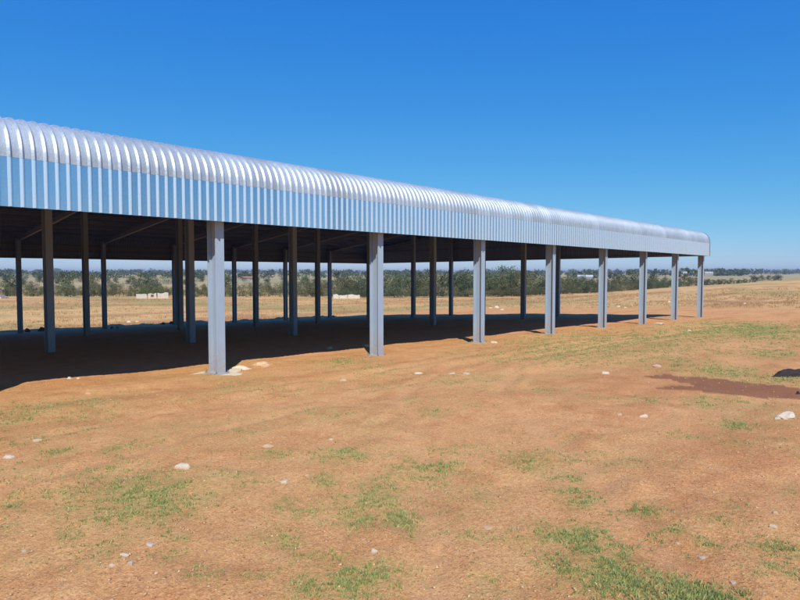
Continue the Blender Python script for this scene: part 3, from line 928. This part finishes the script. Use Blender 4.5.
# ------------------------------------------------------------------ grass
def blades(X, Y, Hh, W_, spread, name, mat, label, per=6, lean=.9):
    n = len(X)
    X = np.repeat(X, per) + RNG.normal(0, 1, n * per) * np.repeat(spread, per)
    Y = np.repeat(Y, per) + RNG.normal(0, 1, n * per) * np.repeat(spread, per)
    H = np.repeat(Hh, per) * RNG.uniform(.5, 1.25, n * per); Wd = np.repeat(W_, per) * RNG.uniform(.7, 1.3, n * per)
    Z = ground(X, Y) - .004
    a = RNG.uniform(0, 2 * math.pi, n * per); l = RNG.uniform(.1, 1, n * per) * lean
    dx = np.cos(a) * l * H; dy = np.sin(a) * l * H; hz = H * np.sqrt(np.maximum(1 - .6 * l * l, .12))
    pa = a + RNG.uniform(.6, 2.5, n * per); wx = np.cos(pa) * Wd; wy = np.sin(pa) * Wd
    P0 = np.stack([X - wx, Y - wy, Z], -1); P1 = np.stack([X + wx, Y + wy, Z], -1)
    P2 = np.stack([X + dx * .45 + wx * .7, Y + dy * .45 + wy * .7, Z + hz * .62], -1); P3 = np.stack([X + dx, Y + dy, Z + hz], -1)
    V = np.stack([P0, P1, P2, P3], 1).reshape(-1, 3)
    F = np.arange(n * per * 4).reshape(-1, 4)
    sh = np.repeat(np.clip(RNG.normal(.42, .26, n * per), 0, 1), 4)
    o = np_mesh(name, V, F, mat, {'shade': sh}); tag(o, label, 'grass', kind='stuff')


def short_grass():
    xs, ys, hs, ws, ss = [], [], [], [], []
    for (x, y, a, bd, den, th, r) in PW:
        area = a * bd * 4.6
        step = np.clip(.0072 * r ** .75, .014, .12)
        n = int(min(area / step ** 2 * den * 1.15, 12000)) + 3
        u = RNG.normal(0, .78, n); v = RNG.normal(0, .78, n)
        px = x + a * u * math.cos(th) + bd * v * math.sin(th); py = y - a * u * math.sin(th) + bd * v * math.cos(th)
        clump = fbm(px / (.05 + .012 * r) + 3, py / (.05 + .012 * r), 3) + RNG.normal(0, .16, n)
        k = clump > (.16 - .40 * den * np.exp(-(u * u + v * v) * .7))
        px, py = px[k], py[k]; m = len(px)
        hh = (.010 + .012 * RNG.random(m)) * (1 + .03 * r) * (.75 + .55 * den) * (1.5 if den > 1.05 else 1)
        xs.append(px); ys.append(py); hs.append(hh); ws.append(np.full(m, .0011 + .00042 * r)); ss.append(np.full(m, step * .42))
    # scattered single seedlings
    n = 5200
    th = YAW + np.radians(RNG.uniform(-40, 40, n)); r = 2.4 + 24 * RNG.random(n) ** 1.2
    X = CX + r * np.sin(th); Y = CY + r * np.cos(th)
    k = (fbm(X / 1.6 + 31, Y / 1.2, 4) + RNG.normal(0, .25, n) > .38) & (Y < .9)
    X, Y, r = X[k], Y[k], r[k]; m = len(X)
    xs.append(X); ys.append(Y); hs.append((.009 + .010 * RNG.random(m)) * (1 + .03 * r)); ws.append(.0011 + .00042 * r); ss.append(.008 + .0035 * r)
    X = np.concatenate(xs); Y = np.concatenate(ys)
    k = ~((Y > 1.2) & (Y < 30) & (X < 33))
    blades(X[k], Y[k], np.concatenate(hs)[k], np.concatenate(ws)[k], np.concatenate(ss)[k], 'short_grass', M_GRASS, 'patchy short green grass on the red soil')


short_grass()


def dry_grass():
    n = 26000
    px = RNG.uniform(-160, 960, n); th = YAW + np.arctan((px - 400) / F_PX)
    r = 30 + 110 * RNG.random(n) ** 1.25
    X = CX + r * np.sin(th); Y = CY + r * np.cos(th)
    k = ((Y > 34.5) | ((X > 55) & (Y > -60))) & (fbm(X / 7., Y / 4., 3) + RNG.normal(0, .3, n) > -.15)
    X, Y, r = X[k], Y[k], r[k]; m = len(X)
    blades(X, Y, .10 + .14 * RNG.random(m), .006 + .00022 * r, np.full(m, .16), 'dry_grass', M_DRY, 'dry yellow grass covering the field behind the shed', per=5, lean=.6)


dry_grass()

# ------------------------------------------------------------------ trees
def crown_mesh(name, kind, seed, nleaf):
    rg = np.random.default_rng(seed)
    # unit tree: height 1, centred on the trunk; lobes (x,y,z,rx,rz)
    if kind == 'round':
        lobes = [(rg.normal(0, .17), rg.normal(0, .17), rg.uniform(.16, .82), rg.uniform(.15, .25), rg.uniform(.11, .19)) for _ in range(13)] + [(0, 0, .45, .30, .38)] + [(rg.normal(0, .16), rg.normal(0, .16), .11, .17, .10) for _ in range(3)]
    elif kind == 'tall':
        lobes = [(rg.normal(0, .10), rg.normal(0, .10), z, .20 * (1.1 - abs(z - .5)), rg.uniform(.09, .15)) for z in np.linspace(.10, .9, 12)] + [(rg.normal(0, .13), rg.normal(0, .13), .09, .15, .09) for _ in range(3)]
    elif kind == 'open':
        lobes = [(rg.normal(0, .20), rg.normal(0, .20), rg.uniform(.5, .93), rg.uniform(.08, .15), rg.uniform(.06, .10)) for _ in range(13)]
    elif kind == 'cone':
        lobes = [(rg.normal(0, .03), rg.normal(0, .03), z, .27 * (1.05 - z) + .03, .10) for z in np.linspace(.07, .95, 11)]
    else:   # bush
        lobes = [(rg.normal(0, .26), rg.normal(0, .26), rg.uniform(.2, .72), rg.uniform(.16, .30), rg.uniform(.14, .26)) for _ in range(10)] + [(0, 0, .3, .42, .3)]
    lobes = np.array(lobes); w = lobes[:, 3] ** 2 * lobes[:, 4]; w = w ** .7; w /= w.sum()
    li = rg.choice(len(lobes), nleaf, p=w); L = lobes[li]
    d = rg.normal(size=(nleaf, 3)); d /= np.linalg.norm(d, axis=1)[:, None]
    rad = rg.random(nleaf) ** .5 * rg.uniform(.8, 1.22, nleaf)
    P = L[:, :3] + d * rad[:, None] * np.stack([L[:, 3], L[:, 3], L[:, 4]], 1)
    P[:, 2] = np.clip(P[:, 2], .03, 1.05)
    s = rg.uniform(.010, .029, nleaf)
    a = rg.normal(size=(nleaf, 3)); a += d * 0; a /= np.linalg.norm(a, axis=1)[:, None]
    b = np.cross(a, rg.normal(size=(nleaf, 3))); b /= np.linalg.norm(b, axis=1)[:, None]
    a *= s[:, None]; b *= (s * rg.uniform(.5, 1, nleaf))[:, None]
    V = np.stack([P - a, P + b * .8, P + a, P - b * .8], 1).reshape(-1, 3)
    F = np.arange(nleaf * 4).reshape(-1, 4)
    tone = np.clip(rg.normal(.45, .17, nleaf) + rg.normal(0, .16, len(lobes))[li], 0, 1)
    return V, F, np.repeat(tone, 4)


def trunk_mesh(kind, seed):
    rnd = random.Random(seed); m = MB()
    top = {'bush': .35, 'cone': .9, 'tall': .75, 'round': .5, 'open': .62}[kind]; r = {'bush': .018, 'cone': .02, 'tall': .022, 'round': .03, 'open': .026}[kind]
    p = Vector((0, 0, -.04)); n = 4
    for i in range(n):
        q = Vector((p.x + rnd.uniform(-.02, .02), p.y + rnd.uniform(-.02, .02), -.04 + (top + .04) * (i + 1) / n))
        m.cyl(p, q, r * (1 - .2 * i), r * (1 - .2 * (i + 1)), 6)
        if i >= 1:
            for _ in range(2):
                a = rnd.uniform(0, 6.28); m.cyl(q, q + Vector((math.cos(a) * .16, math.sin(a) * .16, .16)), r * .45, r * .15, 5)
        p = q
    return m


PROTO = {}
def proto(kind, var, mat):
    key = (kind, var, mat.name)
    if key not in PROTO:
        nl = {'bush': 1500, 'round': 2400, 'tall': 1700, 'open': 1300, 'cone': 1400}[kind]
        V, F, t = crown_mesh('crown', kind, hash((kind, var)) % 1000 if False else var * 31 + len(kind) * 7, nl)
        root = empty('tree', (0, 0, 0))
        tr = trunk_mesh(kind, var).build('trunk', M_TRUNK, root)
        cr = np_mesh('crown', V, F, mat, {'shade': t}, parent=root)
        PROTO[key] = (root, tr, cr, [False])
    return PROTO[key]


def plant(name, px, r, h, kind, var, mat, label, cat, group=None, wide=1.0, sink=0.0):
    root, tr, cr, used = proto(kind, var, mat)
    if used[0]:
        nr = root.copy(); COL.objects.link(nr)
        for c in (tr, cr):
            d = c.copy(); COL.objects.link(d); d.parent = nr
        for k in list(nr.keys()):
            if k in ('label', 'category', 'group'): del nr[k]
    else:
        nr = root; used[0] = True
    nr.name = name
    x, y = polar(px, r)
    nr.location = (x, y, gz(x, y) - sink); nr.scale = (h * wide, h * wide, h)
    nr.rotation_euler = (0, 0, random.uniform(0, 6.28))
    tag(nr, label, cat, group); return nr


def h_for(px, r, ytop):
    """tree height so that its top reaches a row of the photo"""
    al = math.atan((px - 400) / F_PX)
    ztop = CZ + r * (HOR - ytop) / F_PX * math.cos(al)
    x, y = polar(px, r)
    return ztop - gz(x, y)


def edge_r(px):
    return float(np.interp(px, EX, ER))


# trees that stand out
BIG = [
    (65, 40, 267, 'round', 1, M_LEAF_A, 'large grey green tree rising alone above the bushes at left', .85),
    (10, 60, 270.5, 'round', 2, M_LEAF_A, 'rounded grey green tree at the far left of the tree line', 1.0),
    (92, 35, 271, 'round', 3, M_LEAF_B, 'olive tree seen between two thin columns at left', .9),
    (151, 45, 269.5, 'round', 2, M_LEAF_A, 'broad dark grey green tree above the bright green bush', 1.15),
    (135, 50, 273, 'tall', 1, M_LEAF_A, 'slim grey green tree left of the broad dark tree', 1.2),
    (225, 50, 270, 'round', 1, M_LEAF_A, 'grey green tree seen just right of the nearest lit column', .9),
    (306, 60, 271.5, 'round', 3, M_LEAF_A, 'round topped tree left of the second lit column between thin posts', 1.0),
    (340, 35, 271, 'tall', 2, M_LEAF_D, 'dark upright tree between the two rows left of the second lit column', 1.3),
    (353, 10, 287, 'bush', 1, M_LEAF_D, 'dark low bush beside the pale ruined wall', .75),
    (397, 18, 272, 'round', 2, M_LEAF_B, 'olive green tree right of the second lit column', .95),
    (423, 30, 269, 'tall', 1, M_LEAF_A, 'tree with a thin spiky top between two inner columns', 1.0),
    (468, 12, 267, 'round', 3, M_LEAF_A, 'tall dark crowned tree at the left side of the third lit column', .8),
    (505, 14, 261.5, 'round', 1, M_LEAF_A, 'tallest tree, bushy and grey green, right of the third lit column', .85),
    (493, 10, 263, 'round', 2, M_LEAF_A, 'high bushy tree behind the third lit column beside the tallest tree', .7),
    (516, 12, 270, 'round', 3, M_LEAF_B, 'olive tree low on the right shoulder of the tallest tree', .8),
    (531, 16, 270.5, 'tall', 2, M_LEAF_B, 'pale topped tree left of the fourth lit column', 1.1),
    (575, 45, 271, 'round', 2, M_LEAF_B, 'flat topped tree between the fourth and fifth lit columns', 1.2),
    (632, 25, 268, 'round', 1, M_LEAF_A, 'big spreading tree left of the sixth lit column', 1.2),
    (652, 60, 271.5, 'round', 3, M_LEAF_D, 'dark rounded tree right of the sixth lit column', 1.1),
    (661, 15, 278, 'round', 2, M_LEAF_A, 'mid sized bushy tree left of the seventh lit column', .9),
    (684, 20, 267, 'open', 1, M_LEAF_A, 'open crowned tree right of the seventh lit column', 1.0),
    (768.5, 6, 280.5, 'bush', 2, M_LEAF_D, 'single dark round shrub standing apart at right', .6),
]
for (px, dr, yt, kind, var, mat, lab, wd) in BIG:
    r = edge_r(px) + dr
    plant('tree' if kind != 'bush' else 'bush', px, r, h_for(px, r, yt), kind, var, mat, lab, 'tree' if kind != 'bush' else 'bush', wide=wd)
for (px, yt, lab) in [(144, 285, 'bright green bush left one of the pair beside the white ruin'), (158, 283.5, 'bright green bush right one of the pair beside the white ruin'), (165, 286, 'darker green bush at the right end above the white ruin')]:
    r = edge_r(px) + 4
    plant('bush', px, r, h_for(px, r, yt), 'bush', 3 if px < 160 else 4, M_LEAF_C if px < 160 else M_LEAF_D, lab, 'bush', wide=.95)

TOPX = [-170, 0, 60, 100, 130, 200, 260, 320, 360, 400, 450, 480, 530, 560, 600, 640, 680, 705]
TOPY = [284, 284, 284, 282.5, 284, 283.5, 281, 279, 275.5, 274.5, 275.5, 273.5, 276.5, 277.5, 279, 279.5, 278.5, 279.5]
rt = random.Random(21)
px = -165.0
while px < 700:
    yt = float(np.interp(px, TOPX, TOPY)) + rt.uniform(-3.6, 3.4); r = edge_r(px) + rt.uniform(2, 26)
    tall = px > 330
    kind = rt.choice(['round', 'tall', 'bush', 'tall', 'open']) if tall else rt.choice(['bush', 'bush', 'round', 'tall'])
    mat = rt.choice([M_LEAF_A, M_LEAF_A, M_LEAF_B, M_LEAF_B, M_LEAF_D]) if tall else rt.choice([M_LEAF_B, M_LEAF_A, M_LEAF_B])
    h = h_for(px, r, yt)
    plant('bush' if h < 4.2 else 'tree', px, r, h, kind, rt.choice([1, 2, 3]), mat,
          'low olive green bush in the dense row at the far edge of the field' if h < 4.2 else 'grey green tree in the dense row at the far edge of the field',
          'bush' if h < 4.2 else 'tree', 'bushes along the field edge' if h < 4.2 else 'trees along the field edge', wide=rt.uniform(.8, 1.25) * (1.0 if kind != 'bush' else .9))
    px += rt.uniform(2.6, 4.4) if px < 330 else rt.uniform(3.2, 6.0)
# low understorey in front of the trees
px = 330.0
while px < 700:
    r = edge_r(px) + rt.uniform(-2, 6)
    plant('bush', px, r, rt.uniform(1.8, 3.6), 'bush', rt.choice([1, 2, 3]), rt.choice([M_LEAF_A, M_LEAF_D, M_LEAF_B]),
          'low shrub at the foot of the field edge trees', 'bush', 'shrubs under the field edge trees', wide=rt.uniform(1.0, 1.5))
    px += rt.uniform(4.0, 7.0)
# a taller second row behind, on the right half
px = 345.0
while px < 700:
    yt = float(np.interp(px, TOPX, TOPY)) - 2 + rt.uniform(-3, 2.0); r = edge_r(px) + rt.uniform(30, 75)
    plant('tree', px, r, h_for(px, r, yt), rt.choice(['round', 'tall']), rt.choice([1, 2, 3]), rt.choice([M_LEAF_A, M_LEAF_D, M_LEAF_A]),
          'grey green tree in the rank behind the field edge row', 'tree', 'trees behind the field edge row', wide=rt.uniform(.9, 1.3))
    px += rt.uniform(6, 10)
# the small even plantation right of the last column
px = 699.0
while px < 757:
    r = edge_r(px) + rt.uniform(14, 24)
    plant('tree', px, r, h_for(px, r, 278.6 + rt.uniform(-1.2, 1.4)), rt.choice(['tall', 'round', 'tall']), rt.choice([1, 2]), M_LEAF_D,
          'small dark tree in the even plantation right of the last column', 'tree', 'plantation right of the shed', wide=rt.uniform(1.2, 1.7))
    px += rt.uniform(2.2, 3.3)
# scattered bigger trees of the second valley slope, farther out
for px in np.arange(-160, 350, 11.0):
    p = px + rt.uniform(-5, 5); r = rt.uniform(430, 560)
    plant('tree', p, r, rt.uniform(4.5, 8.0), rt.choice(['round', 'bush', 'round']), rt.choice([1, 2, 3]), rt.choice([M_LEAF_A, M_LEAF_D]),
          'distant grey tree on the pale slope beyond the field', 'tree', 'trees on the far slope', wide=rt.uniform(1.0, 1.5))
for p in (753, 757, 762, 768, 774, 778):
    r = 620 + rt.uniform(-40, 60)
    plant('tree', p, r, rt.uniform(5, 8), 'round', rt.choice([1, 2, 3]), M_LEAF_D, 'distant dark tree in the loose clump right of the plantation', 'tree', 'far clump of trees at right', wide=1.4)


def far_woods():
    rg = np.random.default_rng(77); Vs = []; Fs = []; Ts = []; nb = 0
    for (r0, r1, cnt, hmin, hmax, x0, x1) in [(700, 950, 160, 6, 10, -260, 620), (1100, 1500, 200, 8, 13, -300, 700), (1700, 2400, 260, 10, 18, -300, 1150), (2800, 3600, 260, 14, 24, -300, 1200), (1250, 1500, 40, 9, 14, 700, 745)]:
        for _ in range(cnt):
            p = rg.uniform(x0, x1)
            if r0 == 1700 and float(fbm(np.array([p / 40.]), np.array([r0 * .01]), 2)[0]) < -.25: continue
            r = rg.uniform(r0, r1); x, y = polar(p, r); z = gz(x, y)
            h = rg.uniform(hmin, hmax); wdt = h * rg.uniform(.9, 2.4); n = 70
            d = rg.normal(size=(n, 3)); d /= np.linalg.norm(d, axis=1)[:, None]; d *= (rg.random(n) ** .4)[:, None]
            P = np.stack([x + d[:, 0] * wdt * .6, y + d[:, 1] * wdt * .6, z + h * .5 + d[:, 2] * h * .5], 1)
            s = h * rg.uniform(.08, .18, n)
            a = rg.normal(size=(n, 3)); a /= np.linalg.norm(a, axis=1)[:, None]; b = np.cross(a, rg.normal(size=(n, 3))); b /= np.linalg.norm(b, axis=1)[:, None]
            a *= s[:, None]; b *= s[:, None]
            Vs.append(np.stack([P - a, P + b, P + a, P - b], 1).reshape(-1, 3)); Fs.append(np.arange(n * 4).reshape(-1, 4) + nb); nb += n * 4
            Ts.append(np.full(n * 4, rg.uniform(.1, .7)))
    o = np_mesh('distant_woods', np.concatenate(Vs), np.concatenate(Fs), M_LEAF_A, {'shade': np.concatenate(Ts)})
    tag(o, 'hazy bands of far off woodland under the skyline', 'woodland', kind='stuff')


far_woods()

# ------------------------------------------------------------------ ruins and far buildings
def ruin(px0, px1, py, h, label, gaps, rdrop=0):
    r = edge_r((px0 + px1) / 2) - 7
    a = Vector((*polar(px0, r), 0)); b = Vector((*polar(px1, r + 2), 0))
    d = b - a; L = d.length; ang = math.atan2(d.y, d.x)
    root = empty('ruined_wall', (a.x, a.y, gz(a.x, a.y) - .05), ang)
    tag(root, label, 'ruined wall')
    rnd = random.Random(int(px0))
    for (t0, t1, f) in gaps:
        m = MB(); n = max(3, int((t1 - t0) * L / .5)); t = .11
        top = [h * f * (1 + rnd.uniform(-.12, .10)) for _ in range(n + 1)]
        vs = []
        for i in range(n + 1):
            x = L * (t0 + (t1 - t0) * i / n)
            zz = gz(a.x + d.x * x / L, a.y + d.y * x / L) - gz(a.x, a.y)
            vs += [(x, -t, -.2 + zz), (x, t, -.2 + zz), (x, t, top[i] + zz), (x, -t, top[i] + zz)]
        fs = [(0, 3, 2, 1), (4 * n, 4 * n + 1, 4 * n + 2, 4 * n + 3)]
        for i in range(n):
            for q in range(4): fs.append((4 * i + q, 4 * i + (q + 1) % 4, 4 * (i + 1) + (q + 1) % 4, 4 * (i + 1) + q))
        m.add(vs, fs); m.build('wall', M_WALLWHITE, root)
        if .95 < f < 1.05 and px0 > 100 and px0 < 200:
            w = MB(); cx = L * (t0 + t1) / 2; w.box(cx - .3, cx + .3, -t - .01, t + .01, .3, .85); w.build('window_opening', M_CLOD, root)
    q = MB(); q.box(L * .1, L * .1 + 1.6, t + .3, t + 2.2, 0, .7); q.build('cross_wall', M_WALLWHITE, root)


ruin(136, 168, 297, 1.15, 'low white ruined walls in front of the bright green bushes', [(0, .32, .9), (.36, .62, 1.0), (.66, 1.0, 1.1)])
ruin(333, 361, 297, .95, 'long low pale ruined wall beside the dark low bush', [(0, .18, 1.1), (.22, .5, .9), (.52, .95, 1.0)])
ruin(0, 9, 297, .4, 'fragment of pale ruined wall at the left edge of the tree line', [(0, .9, 1.0)])


def far_building(px, r, L, wid, h, label, roofmat, ang=None, lift=0):
    x, y = polar(px, r)
    th = YAW + math.atan((px - 400) / F_PX)
    root = empty('farm_building', (x, y, gz(x, y) + lift), -th if ang is None else ang)
    tag(root, label, 'farm building')
    w = MB(); w.box(-L / 2, L / 2, -wid / 2, wid / 2, -1.0, h); w.build('wall', M_FARWALL, root)
    m = MB(); e = .4
    m.add([(-L / 2 - e, -wid / 2 - e, h - .02), (L / 2 + e, -wid / 2 - e, h - .02), (L / 2 + e, 0, h + wid * .22), (-L / 2 - e, 0, h + wid * .22), (-L / 2 - e, wid / 2 + e, h - .02), (L / 2 + e, wid / 2 + e, h - .02)],
          [(0, 1, 2, 3), (3, 2, 5, 4), (0, 3, 4), (1, 5, 2), (0, 4, 5, 1)])
    m.build('roof', roofmat, root)
    n = max(2, int(L / 5))
    for i in range(min(n, 8)):
        q = MB(); xx = -L / 2 + L * (i + .5) / min(n, 8); q.box(xx - .6, xx + .6, -wid / 2 - .05, -wid / 2 + .1, .9, min(h - .4, 2.0)); q.build('window', M_BOLT, root)


far_building(697, 1250, 52, 14, 3.2, 'long white roofed farm building right of the seventh lit column', M_WHITEROOF, lift=1.5)
far_building(713, 1300, 26, 12, 3.0, 'shorter white roofed farm building just right of the last column', M_WHITEROOF, lift=1.5)
far_building(585, 620, 14, 9, 3.2, 'small white roofed house between the fourth and fifth lit columns', M_WHITEROOF)
far_building(248, 520, 9, 7, 2.4, 'small red roofed house seen right of the nearest lit column', M_REDROOF, lift=.8)

# ------------------------------------------------------------------ air
def haze():
    m = bpy.data.materials.new('thin_blue_haze'); m.use_nodes = True; nt = m.node_tree; nt.nodes.clear()
    out = nt.nodes.new('ShaderNodeOutputMaterial'); v = nt.nodes.new('ShaderNodeVolumePrincipled')
    v.inputs['Color'].default_value = (.80, .88, 1, 1); v.inputs['Density'].default_value = HAZE; v.inputs['Anisotropy'].default_value = .3
    nt.links.new(v.outputs[0], out.inputs['Volume'])
    b = MB(); b.box(-9200, 9200, -9200, 9200, -16, 34)
    o = b.build('haze', m); tag(o, 'thin blue haze over the far farmland', 'haze', kind='stuff')


HAZE = .00016
haze()

# ------------------------------------------------------------------ light, sky, camera
SUN_AZ = math.radians(41.0)        # the way shadows run, from +Y towards +X
SUN_EL = math.radians(47.6)
to_sun = Vector((-math.sin(SUN_AZ) * math.cos(SUN_EL), -math.cos(SUN_AZ) * math.cos(SUN_EL), math.sin(SUN_EL)))
sun = bpy.data.lights.new('sun', 'SUN'); sun.energy = 3.7; sun.angle = math.radians(.53); sun.color = (1.0, .955, .88)
so = bpy.data.objects.new('sun', sun); COL.objects.link(so); so.rotation_euler = to_sun.to_track_quat('Z', 'Y').to_euler(); so.location = (0, 0, 60)

world = bpy.data.worlds.new('World'); SC.world = world; world.use_nodes = True
nt = world.node_tree; bg = nt.nodes['Background']
sky = nt.nodes.new('ShaderNodeTexSky'); sky.sky_type = 'NISHITA'; sky.sun_disc = False
sky.sun_elevation = SUN_EL; sky.sun_rotation = math.atan2(to_sun.x, to_sun.y)
sky.altitude = 1400; sky.air_density = 1.0; sky.dust_density = .35; sky.ozone_density = 1.6
# the deep clear highveld sky: each channel of the Sky Texture graded for contrast
sep = nt.nodes.new('ShaderNodeSeparateColor'); cmb = nt.nodes.new('ShaderNodeCombineColor'); nt.links.new(sky.outputs[0], sep.inputs[0])
for i, (p, k) in enumerate(((1.50, .452), (.76, .615), (.25, .85))):
    u = math_n(nt, 'MULTIPLY', sep.outputs[i], .12)
    u = math_n(nt, 'MULTIPLY', math_n(nt, 'POWER', u, p), k / .12)
    nt.links.new(u, cmb.inputs[i])
nt.links.new(cmb.outputs[0], bg.inputs['Color'])
bg.inputs['Strength'].default_value = .085

cam = bpy.data.cameras.new('camera'); co = bpy.data.objects.new('camera', cam); COL.objects.link(co)
cam.sensor_width = 36; cam.lens = 36 * F_PX / 800; cam.clip_end = 30000; cam.clip_start = .05
co.location = (CX, CY, CZ)
fwd = Vector((FW[0] * math.cos(PITCH), FW[1] * math.cos(PITCH), math.sin(PITCH)))
co.rotation_euler = fwd.to_track_quat('-Z', 'Y').to_euler()
SC.camera = co

SC.view_settings.view_transform = 'Standard'; SC.view_settings.look = 'None'
SC.view_settings.exposure = 0.5; SC.view_settings.gamma = 1.0; SC.view_settings.use_curve_mapping = False
SC.cycles.max_bounces = 8; SC.cycles.volume_bounces = 0
SC.cycles.use_denoising = True
